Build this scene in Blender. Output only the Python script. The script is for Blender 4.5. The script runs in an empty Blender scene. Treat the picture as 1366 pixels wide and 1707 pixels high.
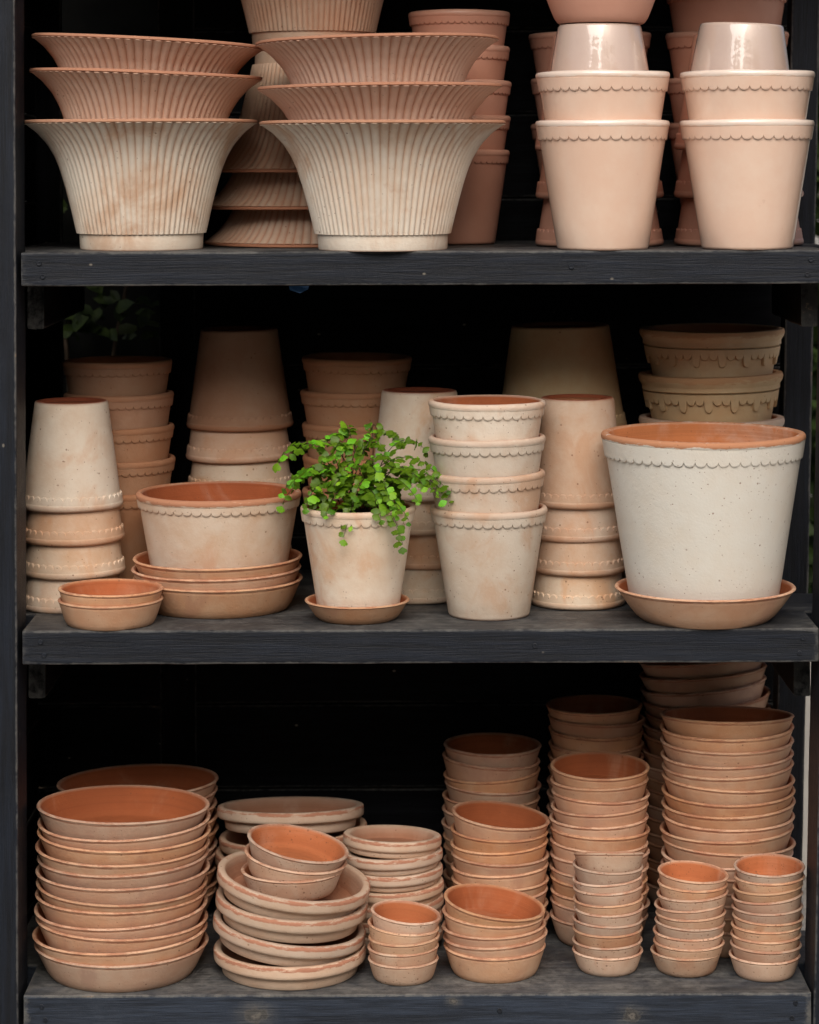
import bpy, math, random
from mathutils import Vector, Matrix, noise as mnoise

random.seed(7)
R = math.radians
PI = math.pi
scene = bpy.context.scene
COL = scene.collection

# ------------------------------------------------------------------ camera
FPX, HY, CAMZ = 4300.0, 262.0, 1.698          # focal length in photo pixels, horizon row, eye height (m)
cam_d = bpy.data.cameras.new('camera')
cam = bpy.data.objects.new('camera', cam_d)
COL.objects.link(cam)
cam.location = (0, -4.3, CAMZ)
cam.matrix_world = Matrix.Translation(cam.location) @ Matrix.Rotation(R(90), 4, 'X') @ Matrix.Rotation(R(-0.2), 4, 'Z')
cam_d.sensor_fit = 'VERTICAL'
cam_d.sensor_height = 36.0
cam_d.lens = FPX / 1707.0 * 36.0
cam_d.shift_y = -(853.5 - HY) / 1707.0
cam_d.clip_start = 0.05
cam_d.clip_end = 400
cam_d.dof.use_dof = True
cam_d.dof.focus_distance = 4.36
cam_d.dof.aperture_fstop = 4.5
scene.camera = cam

# ------------------------------------------------------------------ sky and sun (bright overcast, light from behind the camera)
SUN_EL, SUN_AZ = 41.0, -14.0                   # azimuth measured from behind the camera, minus = from the left
world = bpy.data.worlds.new('World')
scene.world = world
world.use_nodes = True
wn = world.node_tree
wn.nodes.clear()
sky = wn.nodes.new('ShaderNodeTexSky')
sky.sky_type = 'NISHITA'
sky.sun_disc = False
sky.sun_elevation = R(SUN_EL)
sky.sun_rotation = R(180 + SUN_AZ)
sky.air_density = 0.7
sky.dust_density = 6.0
sky.ozone_density = 0.6
wbg = wn.nodes.new('ShaderNodeBackground')
wbg.inputs['Strength'].default_value = 0.065
wout = wn.nodes.new('ShaderNodeOutputWorld')
wn.links.new(sky.outputs[0], wbg.inputs[0])
wn.links.new(wbg.outputs[0], wout.inputs[0])

sun_d = bpy.data.lights.new('sun', 'SUN')
sun_d.energy = 1.5
sun_d.angle = R(46)
sun_d.color = (1.0, 0.955, 0.89)
sun = bpy.data.objects.new('sun', sun_d)
COL.objects.link(sun)
a = R(SUN_AZ)
sdir = Vector((math.sin(a) * math.cos(R(SUN_EL)), -math.cos(a) * math.cos(R(SUN_EL)), math.sin(R(SUN_EL))))
sun.rotation_euler = sdir.to_track_quat('Z', 'Y').to_euler()

vs = scene.view_settings
vs.view_transform = 'Standard'
vs.look = 'None'
vs.gamma = 1.0
vs.use_curve_mapping = False
vs.exposure = 0.70
scene.render.engine = 'CYCLES'
scene.cycles.use_denoising = True
scene.cycles.max_bounces = 6
scene.cycles.diffuse_bounces = 4
scene.cycles.caustics_reflective = False
scene.cycles.caustics_refractive = False

# ------------------------------------------------------------------ node helpers
class NT:
    def __init__(self, name):
        self.m = bpy.data.materials.new(name)
        self.m.use_nodes = True
        self.t = self.m.node_tree
        self.b = self.t.nodes['Principled BSDF']
    def n(self, typ, **kw):
        nd = self.t.nodes.new(typ)
        for k, v in kw.items():
            setattr(nd, k, v)
        return nd
    def put(self, sock, v):
        if isinstance(v, bpy.types.NodeSocket):
            self.t.links.new(v, sock)
        elif v is not None:
            if hasattr(sock.default_value, '__len__') and not hasattr(v, '__len__'):
                v = (v,) * len(sock.default_value)
            if hasattr(v, '__len__') and len(v) == 3 and len(sock.default_value) == 4:
                v = tuple(v) + (1.0,)
            sock.default_value = v
    def math(self, op, a, b=None, c=None, clamp=False):
        nd = self.n('ShaderNodeMath', operation=op, use_clamp=clamp)
        for i, v in enumerate((a, b, c)):
            if v is not None:
                self.put(nd.inputs[i], v)
        return nd.outputs[0]
    def ramp(self, v, lo, hi, smooth=True):
        nd = self.n('ShaderNodeMapRange', interpolation_type='SMOOTHSTEP' if smooth else 'LINEAR', clamp=True)
        self.put(nd.inputs['Value'], v)
        nd.inputs['From Min'].default_value = lo
        nd.inputs['From Max'].default_value = hi
        return nd.outputs[0]
    def mix(self, f, a, b, blend='MIX'):
        nd = self.n('ShaderNodeMix', data_type='RGBA', blend_type=blend)
        self.put(nd.inputs[0], f)
        self.put(nd.inputs[6], a)
        self.put(nd.inputs[7], b)
        return nd.outputs[2]
    def noise(self, vec, scale, detail=3.0, rough=0.55, dist=0.0):
        nd = self.n('ShaderNodeTexNoise')
        self.put(nd.inputs['Vector'], vec)
        nd.inputs['Scale'].default_value = scale
        nd.inputs['Detail'].default_value = detail
        nd.inputs['Roughness'].default_value = rough
        nd.inputs['Distortion'].default_value = dist
        return nd.outputs[0]
    def vor(self, vec, scale, rnd=1.0):
        nd = self.n('ShaderNodeTexVoronoi')
        self.put(nd.inputs['Vector'], vec)
        nd.inputs['Scale'].default_value = scale
        nd.inputs['Randomness'].default_value = rnd
        return nd
    def coords(self, scale=(1, 1, 1), offset=True):
        tc = self.n('ShaderNodeTexCoord')
        v = tc.outputs['Object']
        if offset:
            mu = self.n('ShaderNodeVectorMath', operation='SCALE')
            self.put(mu.inputs[0], (17.0, 31.0, 47.0))
            self.put(mu.inputs[3], self.rnd())
            ad = self.n('ShaderNodeVectorMath', operation='ADD')
            self.put(ad.inputs[0], v)
            self.put(ad.inputs[1], mu.outputs[0])
            v = ad.outputs[0]
        mp = self.n('ShaderNodeVectorMath', operation='MULTIPLY')
        self.put(mp.inputs[0], v)
        mp.inputs[1].default_value = scale
        return mp.outputs[0]
    def attr(self, name):
        return self.n('ShaderNodeAttribute', attribute_name=name).outputs['Fac']
    def bump(self, h, strength, dist, normal=None):
        nd = self.n('ShaderNodeBump')
        nd.inputs['Strength'].default_value = strength
        nd.inputs['Distance'].default_value = dist
        self.put(nd.inputs['Height'], h)
        if normal is not None:
            self.put(nd.inputs['Normal'], normal)
        return nd.outputs[0]
    def rnd(self):
        sp_ = self.n('ShaderNodeSeparateColor')
        self.t.links.new(self.n('ShaderNodeObjectInfo').outputs['Color'], sp_.inputs[0])
        return sp_.outputs[0]

def clay(name, bloom, body, rim, inner, base, bloom_amt=0.6, speck=0.5, rough=0.86, rim_amt=1.0, gloss=0.0, var=0.12, patch=None):
    """Fired clay: a pale lime bloom over the body colour, raw clay on the rim edge and inside, iron specks."""
    s = NT(name)
    co = s.coords()
    n1 = s.noise(co, 9, 4, 0.6)
    n2 = s.noise(co, 34, 4, 0.6)
    n3 = s.noise(s.coords((1, 1, 0.7)), 9, 5, 0.6, 0.8)
    f = s.math('ADD', s.math('MULTIPLY', n1, 0.65), s.math('MULTIPLY', n2, 0.35))
    f = s.ramp(f, 0.60 - bloom_amt * 0.50, 0.88 - bloom_amt * 0.30)
    col = s.mix(f, body, bloom)
    if patch:                                               # peach patches where damp drew the lime off
        col = s.mix(s.math('MULTIPLY', s.ramp(n3, 0.50, 0.66), 0.72), col, patch)
    # whole-object variation
    r = s.rnd()
    hsv = s.n('ShaderNodeHueSaturation')
    s.put(hsv.inputs['Color'], col)
    s.put(hsv.inputs['Value'], s.math('MULTIPLY_ADD', r, 2 * var, 1.0 - var))
    s.put(hsv.inputs['Saturation'], s.math('MULTIPLY_ADD', s.math('FRACT', s.math('MULTIPLY', r, 7.31)), 1.7 * var, 1.0 - 0.85 * var))
    col = hsv.outputs[0]
    # flute grooves keep the raw clay; collar edges take the rim colour
    col = s.mix(s.math('MULTIPLY', s.attr('groove'), 0.6), col, rim)
    # raw inside and underside
    inn = s.mix(s.ramp(n1, 0.35, 0.7), inner, tuple(min(1, c * 1.25) for c in inner))
    inn = s.mix(s.math('MULTIPLY', s.ramp(n3, 0.50, 0.74), 0.28), inn, bloom)
    tcr = s.n('ShaderNodeTexCoord')
    sxr = s.n('ShaderNodeSeparateXYZ')
    s.put(sxr.inputs[0], tcr.outputs['Object'])
    rad = s.math('SQRT', s.math('ADD', s.math('MULTIPLY', sxr.outputs[0], sxr.outputs[0]), s.math('MULTIPLY', sxr.outputs[1], sxr.outputs[1])))
    cmb = s.n('ShaderNodeCombineXYZ')
    s.put(cmb.inputs[0], rad)
    s.put(cmb.inputs[1], sxr.outputs[2])
    s.put(cmb.inputs[2], r)
    rings = s.noise(cmb.outputs[0], 150, 3, 0.6)
    inn = s.mix(s.math('MULTIPLY', s.ramp(rings, 0.45, 0.7), 0.35), inn, tuple(c * 0.72 for c in inner))
    col = s.mix(s.attr('inner'), col, inn)
    col = s.mix(s.attr('base'), col, base)
    # worn rim edge, ragged
    rr = s.math('ADD', s.attr('rim'), s.math('MULTIPLY', s.math('SUBTRACT', s.noise(s.coords((1, 1, 5)), 24, 6, 0.78), 0.5), 2.0))
    col = s.mix(s.math('MULTIPLY', s.ramp(rr, 0.42, 0.62), s.math('MULTIPLY', s.ramp(s.attr('rim'), 0.02, 0.2), rim_amt)), col, rim)
    # iron specks and pits
    h = s.noise(co, 220, 3, 0.6)
    if speck > 0:
        v = s.vor(co, 95)
        keep = s.ramp(s.n('ShaderNodeSeparateColor').outputs[0], 0, 1)
        sep = s.n('ShaderNodeSeparateColor')
        s.put(sep.inputs[0], v.outputs['Color'])
        dots = s.math('MULTIPLY', s.ramp(v.outputs['Distance'], 0.20, 0.10), s.math('GREATER_THAN', sep.outputs[0], 1 - 0.16 * speck))
        v2 = s.vor(co, 210)
        sep2 = s.n('ShaderNodeSeparateColor')
        s.put(sep2.inputs[0], v2.outputs['Color'])
        d2 = s.math('MULTIPLY', s.ramp(v2.outputs['Distance'], 0.26, 0.12), s.math('GREATER_THAN', sep2.outputs[0], 1 - 0.13 * speck))
        dots = s.math('MULTIPLY', s.math('MAXIMUM', dots, d2), s.ramp(n1, 0.30, 0.52))
        col = s.mix(s.math('MULTIPLY', dots, 0.68), col, (0.19, 0.08, 0.04))
        h = s.math('SUBTRACT', h, s.math('MULTIPLY', dots, 0.8))
    s.put(s.b.inputs['Base Color'], col)
    s.put(s.b.inputs['Roughness'], s.math('MULTIPLY_ADD', n2, 0.12, rough - 0.06))
    s.b.inputs['Specular IOR Level'].default_value = 0.28 if gloss == 0 else 0.5
    h = s.math('ADD', h, s.math('MULTIPLY', s.math('MULTIPLY', rings, s.attr('inner')), 1.2))
    nb = s.bump(h, 0.35 if gloss == 0 else 0.06, 0.0012)
    nb = s.bump(n2, 0.24 if gloss == 0 else 0.08, 0.004, nb)
    s.put(s.b.inputs['Normal'], nb)
    if gloss > 0:
        s.b.inputs['Coat Weight'].default_value = gloss
        s.b.inputs['Coat IOR'].default_value = 1.6 if gloss > 0.5 else 1.5
        s.b.inputs['Coat Roughness'].default_value = 0.06 if gloss > 0.5 else 0.25
        s.put(s.b.inputs['Coat Normal'], s.bump(s.noise(co, 24, 3, 0.55), 0.24, 0.004))
    return s.m

M = {}
M['pale'] = clay('pale_terracotta', (0.67, 0.565, 0.455), (0.58, 0.40, 0.27), (0.45, 0.235, 0.145), (0.33, 0.095, 0.034), (0.24, 0.062, 0.028),
                 bloom_amt=0.7, speck=0.75, rim_amt=0.28, patch=(0.58, 0.345, 0.205))
M['white'] = clay('lime_white_terracotta', (0.68, 0.655, 0.59), (0.66, 0.60, 0.51), (0.48, 0.225, 0.12), (0.46, 0.165, 0.062), (0.24, 0.062, 0.028),
                  bloom_amt=0.8, speck=0.9, rim_amt=1.0, var=0.03)
M['chalk'] = clay('chalky_terracotta', (0.71, 0.62, 0.51), (0.61, 0.45, 0.32), (0.45, 0.235, 0.145), (0.33, 0.095, 0.034), (0.24, 0.062, 0.028),
                  bloom_amt=0.74, speck=0.9, rim_amt=0.28, patch=(0.60, 0.375, 0.235))
M['bowl'] = clay('wide_bowl_terracotta', (0.66, 0.565, 0.47), (0.57, 0.41, 0.295), (0.42, 0.175, 0.09), (0.30, 0.08, 0.028), (0.24, 0.062, 0.028),
                 bloom_amt=0.68, speck=0.4, rim_amt=0.9, patch=(0.56, 0.355, 0.245))
M['peach'] = clay('peach_terracotta', (0.63, 0.49, 0.375), (0.56, 0.36, 0.24), (0.44, 0.19, 0.095), (0.48, 0.19, 0.085), (0.26, 0.07, 0.03),
                  bloom_amt=0.5, speck=0.5, rim_amt=0.3, patch=(0.55, 0.31, 0.18))
M['raw'] = clay('darker_terracotta', (0.44, 0.27, 0.17), (0.39, 0.20, 0.11), (0.38, 0.17, 0.085), (0.34, 0.12, 0.05), (0.22, 0.06, 0.028),
               bloom_amt=0.45, speck=0.25, rim_amt=0.5)  # darker brown clay for the stacks at the back
M['saucer'] = clay('saucer_terracotta', (0.62, 0.42, 0.287), (0.57, 0.318, 0.19), (0.39, 0.165, 0.095), (0.33, 0.095, 0.034), (0.45, 0.29, 0.19),
                   bloom_amt=0.52, speck=0.4, rim_amt=0.72, var=0.17, patch=(0.50, 0.285, 0.19))
M['speckled'] = clay('speckled_saucer_terracotta', (0.62, 0.46, 0.34), (0.56, 0.355, 0.235), (0.40, 0.18, 0.108), (0.40, 0.13, 0.05), (0.45, 0.29, 0.19),
                     bloom_amt=0.5, speck=3.0, rim_amt=0.72, var=0.17, patch=(0.52, 0.285, 0.175))
M['plate'] = clay('thick_rim_plate_terracotta', (0.63, 0.49, 0.375), (0.57, 0.385, 0.265), (0.43, 0.20, 0.125), (0.36, 0.165, 0.095), (0.50, 0.35, 0.25),
                  bloom_amt=0.6, speck=0.35, rim_amt=1.0)
M['fluted'] = clay('fluted_terracotta', (0.78, 0.705, 0.60), (0.70, 0.55, 0.42), (0.47, 0.225, 0.13), (0.45, 0.19, 0.095), (0.30, 0.10, 0.05),
                   bloom_amt=0.74, speck=0.35, rim_amt=0.9, var=0.05, patch=(0.57, 0.36, 0.23))
M['fluted_raw'] = clay('raw_fluted_terracotta', (0.77, 0.60, 0.485), (0.70, 0.49, 0.37), (0.45, 0.20, 0.115), (0.45, 0.18, 0.09), (0.30, 0.10, 0.05),
                       bloom_amt=0.45, speck=0.5, rim_amt=0.9, var=0.07)
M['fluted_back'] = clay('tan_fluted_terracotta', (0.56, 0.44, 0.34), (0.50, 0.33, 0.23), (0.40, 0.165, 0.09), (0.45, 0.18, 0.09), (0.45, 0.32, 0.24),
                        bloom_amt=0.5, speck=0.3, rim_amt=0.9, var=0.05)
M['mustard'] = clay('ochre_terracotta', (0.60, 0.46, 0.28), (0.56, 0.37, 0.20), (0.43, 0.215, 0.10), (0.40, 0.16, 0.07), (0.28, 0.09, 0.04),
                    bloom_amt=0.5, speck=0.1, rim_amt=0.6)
M['glaze'] = clay('pale_pink_glaze', (0.83, 0.63, 0.50), (0.79, 0.55, 0.42), (0.82, 0.70, 0.61), (0.68, 0.42, 0.31), (0.55, 0.30, 0.20),
                  bloom_amt=0.5, speck=0, rough=0.30, rim_amt=0.9, gloss=0.9, var=0.03)
M['glaze_grey'] = clay('grey_pink_glaze', (0.56, 0.44, 0.37), (0.53, 0.40, 0.335), (0.62, 0.50, 0.43), (0.5, 0.3, 0.22), (0.58, 0.44, 0.36),
                       bloom_amt=0.5, speck=0, rough=0.25, rim_amt=0.9, gloss=1.0, var=0.04)
M['satin'] = clay('satin_coral_glaze', (0.60, 0.31, 0.22), (0.56, 0.275, 0.19), (0.58, 0.32, 0.23), (0.42, 0.16, 0.10), (0.35, 0.13, 0.08),
                  bloom_amt=0.5, speck=0, rough=0.5, rim_amt=0.8, gloss=0.35, var=0.06)

def paint(name, dark, wear, dust, knots=()):
    """Old black-blue paint on sawn softwood: grain, scuffs along the edges, dust lying on top faces."""
    s = NT(name)
    co = s.coords((1, 1, 1))
    g = s.noise(s.coords((1.6, 30, 30)), 3.0, 5, 0.65, 0.4)       # grain runs along local X
    g2 = s.noise(s.coords((5, 170, 170)), 3.0, 6, 0.7, 0.2)
    g = s.math('ADD', s.math('MULTIPLY', g, 0.55), s.math('MULTIPLY', g2, 0.45))
    n1 = s.noise(co, 7, 6, 0.7)
    n2 = s.noise(co, 60, 8, 0.75)
    col = s.mix(s.ramp(g, 0.38, 0.66), tuple(c * 0.7 for c in dark), tuple(c * 2.4 for c in dark))
    col = s.mix(s.math('MULTIPLY', s.ramp(n1, 0.45, 0.75), 0.6), col, tuple(c * 1.6 for c in dark))
    # scuffed streaks
    st = s.math('MULTIPLY', s.ramp(s.math('ADD', s.math('MULTIPLY', g, 0.55), s.math('MULTIPLY', n1, 0.45)), 0.62 - 0.1 * wear, 0.78), 0.8 * wear)
    col = s.mix(st, col, (0.062, 0.074, 0.095))
    # edge wear
    ew = s.math('ADD', s.attr('edge'), s.math('MULTIPLY', s.math('SUBTRACT', n2, 0.5), 1.6))
    ew = s.math('ADD', ew, s.math('MULTIPLY', s.math('SUBTRACT', n1, 0.5), 1.4))
    col = s.mix(s.math('MULTIPLY', s.ramp(ew, 0.62, 1.15), 0.4 + 0.45 * wear), col, (0.13, 0.128, 0.12))
    col = s.mix(s.math('MULTIPLY', s.ramp(ew, 1.22, 1.38), 0.7), col, (0.30, 0.215, 0.135))
    # flaked specks
    v = s.vor(s.coords((0.8, 1.2, 1.2)), 36)
    sep = s.n('ShaderNodeSeparateColor')
    s.put(sep.inputs[0], v.outputs['Color'])
    fl = s.math('MULTIPLY', s.ramp(v.outputs['Distance'], 0.12, 0.05), s.math('GREATER_THAN', sep.outputs[0], 0.90))
    col = s.mix(s.math('MULTIPLY', fl, 0.55), col, (0.30, 0.27, 0.22))
    hk = None
    if knots:
        tc = s.n('ShaderNodeTexCoord')
        sx = s.n('ShaderNodeSeparateXYZ')
        s.put(sx.inputs[0], tc.outputs['Object'])
        for (kx, kz, kr) in knots:
            dx = s.math('DIVIDE', s.math('SUBTRACT', sx.outputs[0], kx), kr * 1.35)
            dz = s.math('DIVIDE', s.math('SUBTRACT', sx.outputs[2], kz), kr)
            d = s.math('SQRT', s.math('ADD', s.math('MULTIPLY', dx, dx), s.math('MULTIPLY', dz, dz)))
            d = s.math('ADD', d, s.math('MULTIPLY', s.math('SUBTRACT', n2, 0.5), 2.6))
            ring = s.math('MULTIPLY_ADD', s.math('SINE', s.math('MULTIPLY', d, 7.0)), 0.5, 0.5)
            kc = s.mix(ring, (0.03, 0.03, 0.03), (0.15, 0.135, 0.115))
            col = s.mix(s.math('MULTIPLY', s.ramp(d, 1.15, 0.75), 0.85), col, kc)
            halo = s.math('MULTIPLY', s.ramp(d, 2.6, 1.1), s.ramp(g, 0.42, 0.62))
            col = s.mix(s.math('MULTIPLY', halo, 0.5), col, (0.12, 0.115, 0.105))
    # dust on what faces up
    ge = s.n('ShaderNodeNewGeometry')
    sz = s.n('ShaderNodeSeparateXYZ')
    s.put(sz.inputs[0], ge.outputs['Normal'])
    du = s.math('MULTIPLY', s.ramp(sz.outputs[2], 0.55, 0.95), s.math('MULTIPLY_ADD', s.ramp(n1, 0.35, 0.65), 0.7, 0.3))
    col = s.mix(s.math('MULTIPLY', du, dust), col, s.mix(s.ramp(s.math('ADD', s.math('MULTIPLY', g, 0.5), s.math('MULTIPLY', n2, 0.5)), 0.36, 0.64), (0.05, 0.05, 0.05), (0.23, 0.225, 0.21)))
    s.put(s.b.inputs['Base Color'], col)
    s.put(s.b.inputs['Roughness'], s.math('MULTIPLY_ADD', n2, 0.3, 0.42))
    s.b.inputs['Specular IOR Level'].default_value = 0.35 if wear > 0.2 else 0.08
    nb = s.bump(g, 0.7, 0.003)
    nb = s.bump(n2, 0.3, 0.002, nb)
    s.put(s.b.inputs['Normal'], nb)
    return s.m

M['paint'] = paint('black_blue_paint', (0.0036, 0.0056, 0.0100), 0.35, 0.65)
M['paint_lighter_worn'] = paint('lighter_worn_black_blue_paint', (0.013, 0.0185, 0.029), 1.0, 0.95, knots=((-0.270, -0.006, 0.013), (0.358, -0.008, 0.011), (0.06, 0.016, 0.006)))  # lighter base colour and stronger wear for the bottom shelf
M['paint_dark'] = paint('black_paint', (0.0032, 0.0035, 0.0045), 0.08, 0.2)

def plain(name, c1, c2, scale, rough, bump=0.3, dist=0.01, transl=0.0, var=0.25):
    s = NT(name)
    co = s.coords()
    n1 = s.noise(co, scale, 5, 0.6)
    col = s.mix(s.ramp(n1, 0.3, 0.7), c1, c2)
    r = s.rnd()
    hsv = s.n('ShaderNodeHueSaturation')
    s.put(hsv.inputs['Color'], col)
    s.put(hsv.inputs['Value'], s.math('MULTIPLY_ADD', r, 2 * var, 1 - var))
    s.put(hsv.inputs['Hue'], s.math('MULTIPLY_ADD', s.math('FRACT', s.math('MULTIPLY', r, 9.7)), 0.07 * var, 0.5 - 0.06 * var))
    col = hsv.outputs[0]
    s.put(s.b.inputs['Base Color'], col)
    s.b.inputs['Roughness'].default_value = rough
    s.b.inputs['Specular IOR Level'].default_value = 0.4 if rough < 0.8 else 0.05
    s.put(s.b.inputs['Normal'], s.bump(n1, bump, dist))
    if transl:
        tr = s.n('ShaderNodeBsdfTranslucent')
        s.put(tr.inputs[0], s.mix(0.5, col, (0.30, 0.55, 0.03)))
        mx = s.n('ShaderNodeMixShader')
        mx.inputs[0].default_value = transl
        out = s.t.nodes['Material Output']
        s.t.links.new(s.b.outputs[0], mx.inputs[1])
        s.t.links.new(tr.outputs[0], mx.inputs[2])
        s.t.links.new(mx.outputs[0], out.inputs[0])
    return s.m

M['leaf'] = plain('fern_leaf', (0.068, 0.27, 0.009), (0.155, 0.42, 0.020), 60, 0.42, 0.25, 0.002, 0.3, var=0.6)
M['stem'] = plain('fern_stem', (0.03, 0.018, 0.010), (0.06, 0.035, 0.016), 40, 0.5)
M['soil'] = plain('potting_soil', (0.018, 0.012, 0.008), (0.05, 0.035, 0.024), 90, 0.95, 0.9, 0.01)
M['ground'] = plain('pale_gravel', (0.30, 0.285, 0.26), (0.44, 0.42, 0.385), 40, 0.95, 0.6, 0.02)
M['wall'] = plain('added_wall_black', (0.004, 0.004, 0.004), (0.008, 0.008, 0.007), 8, 0.9)
M['plaster'] = plain('pale_plaster', (0.52, 0.51, 0.48), (0.62, 0.61, 0.58), 9, 0.9)
M['shrub'] = plain('shrub_leaf', (0.014, 0.034, 0.006), (0.032, 0.066, 0.010), 30, 0.6, 0.2, 0.004, 0.1)
M['ivy'] = plain('ivy_leaf', (0.009, 0.019, 0.002), (0.028, 0.046, 0.004), 30, 0.6, 0.2, 0.004)
M['bark'] = plain('bark', (0.04, 0.03, 0.02), (0.08, 0.06, 0.04), 30, 0.9)
M['blue'] = plain('blue_tape', (0.03, 0.09, 0.22), (0.05, 0.13, 0.30), 30, 0.6)
M['scrap'] = plain('white_scrap', (0.6, 0.58, 0.55), (0.7, 0.68, 0.65), 30, 0.7)

# ------------------------------------------------------------------ object helpers
def tag(o, label=None, cat=None, group=None, kind=None):
    for k, v in (('label', label), ('category', cat), ('group', group), ('kind', kind)):
        if v:
            o[k] = v
    return o

def link(name, mesh, mat=None, parent=None):
    o = bpy.data.objects.new(name, mesh)
    COL.objects.link(o)
    if mat is not None:
        o.material_slots  # materials sit on the object so that alike pieces share mesh data
        if not mesh.materials:
            mesh.materials.append(None)
        o.material_slots[0].link = 'OBJECT'
        o.material_slots[0].material = mat
    o.color = (RC.random(), RC.random(), RC.random(), 1)
    if parent is not None:
        o.parent = parent
    return o

RC = random.Random(99)
def one_tint(root):
    """all parts of one thing were fired together: they share their random tint"""
    c = (RC.random(), RC.random(), RC.random(), 1)
    for ch in root.children:
        ch.color = c

def empty(name, loc=(0, 0, 0)):
    o = bpy.data.objects.new(name, None)
    o.empty_display_size = 0.05
    COL.objects.link(o)
    o.location = loc
    return o

def mesh_from(name, verts, faces, attrs=None, smooth=True, sharp=None):
    me = bpy.data.meshes.new(name)
    me.from_pydata(verts, [], faces)
    for k, vals in (attrs or {}).items():
        at = me.attributes.new(k, 'FLOAT', 'POINT')
        at.data.foreach_set('value', vals)
    if smooth:
        me.polygons.foreach_set('use_smooth', [True] * len(me.polygons))
    me.update()
    if sharp:
        me.set_sharp_from_angle(angle=R(sharp))
    return me

def lathe(name, prof, segs, mod=None, closed=True, wob=0.0035, seed=0):
    """prof: (r, z, inner, rim, base). Closed profiles give a shell with real thickness."""
    verts, faces = [], []
    at = {'inner': [], 'rim': [], 'base': [], 'groove': []}
    rng = random.Random(seed)
    ph = [rng.uniform(0, 6.28) for _ in range(4)]
    n = len(prof)
    for (r, z, inn, rim, base) in prof:
        for j in range(segs):
            th = 2 * PI * j / segs
            w = 1 + wob * (math.sin(2 * th + ph[0]) + 0.5 * math.sin(3 * th + ph[1]) + 0.25 * math.sin(7 * th + ph[2] + z * 40))
            dz = wob * 0.12 * math.sin(3 * th + ph[3]) * (1 if rim > 0.5 else 0)
            gr = 0.0
            rr = r * w
            if mod:
                dr, gr = mod(th, r, z, inn)
                rr += dr
            verts.append((rr * math.cos(th), rr * math.sin(th), z + dz))
            at['inner'].append(inn); at['rim'].append(rim); at['base'].append(base); at['groove'].append(gr)
    for i in range(n if closed else n - 1):
        i2 = (i + 1) % n
        for j in range(segs):
            j2 = (j + 1) % segs
            faces.append((i * segs + j, i * segs + j2, i2 * segs + j2, i2 * segs + j))
    return mesh_from(name, verts, faces, at, sharp=50)

# ------------------------------------------------------------------ pot shapes
CACHE = {}

def pot_mesh(rr, rb, h, t=0.008, lip=0.0, mouldings=False, seed=0):
    key = ('pot', rr, rb, h, t, lip, mouldings, seed)
    if key in CACHE:
        return CACHE[key]
    hole = 0.012
    def ro(z):
        return rb + (rr - rb) * z / h
    P = [(hole, 0.007, 0, 0, 1), (rb * 0.78, 0.006, 0, 0, 1), (rb * 0.83, 0.0, 0, 0, 1), (rb - 0.004, 0.0, 0, 0.2, 1), (rb - 0.0008, 0.0012, 0, 0.35, 0.4), (rb + 0.0006, 0.005, 0, 0, 0)]
    for k in range(1, 6):
        z = 0.005 + (h * 0.86 - 0.005) * k / 5
        P.append((ro(z), z, 0, 0, 0))
    if mouldings:
        P += [(ro(h) - 0.003, h - 0.030, 0, 0, 0), (ro(h) + 0.001, h - 0.028, 0, 0.1, 0), (ro(h) + 0.001, h - 0.021, 0, 0.1, 0), (ro(h) + 0.002, h - 0.019, 0, 0, 0), (ro(h) + 0.006, h - 0.013, 0, 0.4, 0), (ro(h) + 0.0075, h - 0.007, 0, 0.7, 0), (ro(h) + 0.006, h - 0.001, 0, 0.8, 0)]
    else:
        P += [(ro(h - 0.016), h - 0.016, 0, 0.0, 0), (ro(h - 0.011) + lip, h - 0.011, 0, 0.35, 0), (ro(h - 0.0075) + lip * 1.15, h - 0.0075, 0, 0.75, 0), (ro(h - 0.004) + lip * 0.9, h - 0.004, 0, 0.85, 0)]
    P += [(ro(h) - 0.0004 + lip * 0.3, h - 0.0012, 0, 0.8, 0), (ro(h) - t * 0.5, h + 0.0002, 0.2, 0.7, 0), (ro(h) - t + 0.0012, h - 0.0012, 0.6, 0.7, 0), (ro(h) - t, h - 0.004, 1, 0.2, 0)]
    for k in range(1, 6):
        z = h - 0.004 - (h - 0.004 - t - 0.006) * k / 5
        P.append((ro(z) - t, z, 1, 0, 0))
    P += [(ro(t) - t - 0.006, t + 0.001, 1, 0, 0), (hole, t + 0.001, 1, 0, 0)]
    me = lathe('pot_body', P, 96, seed=seed)
    CACHE[key] = me
    return me

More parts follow.
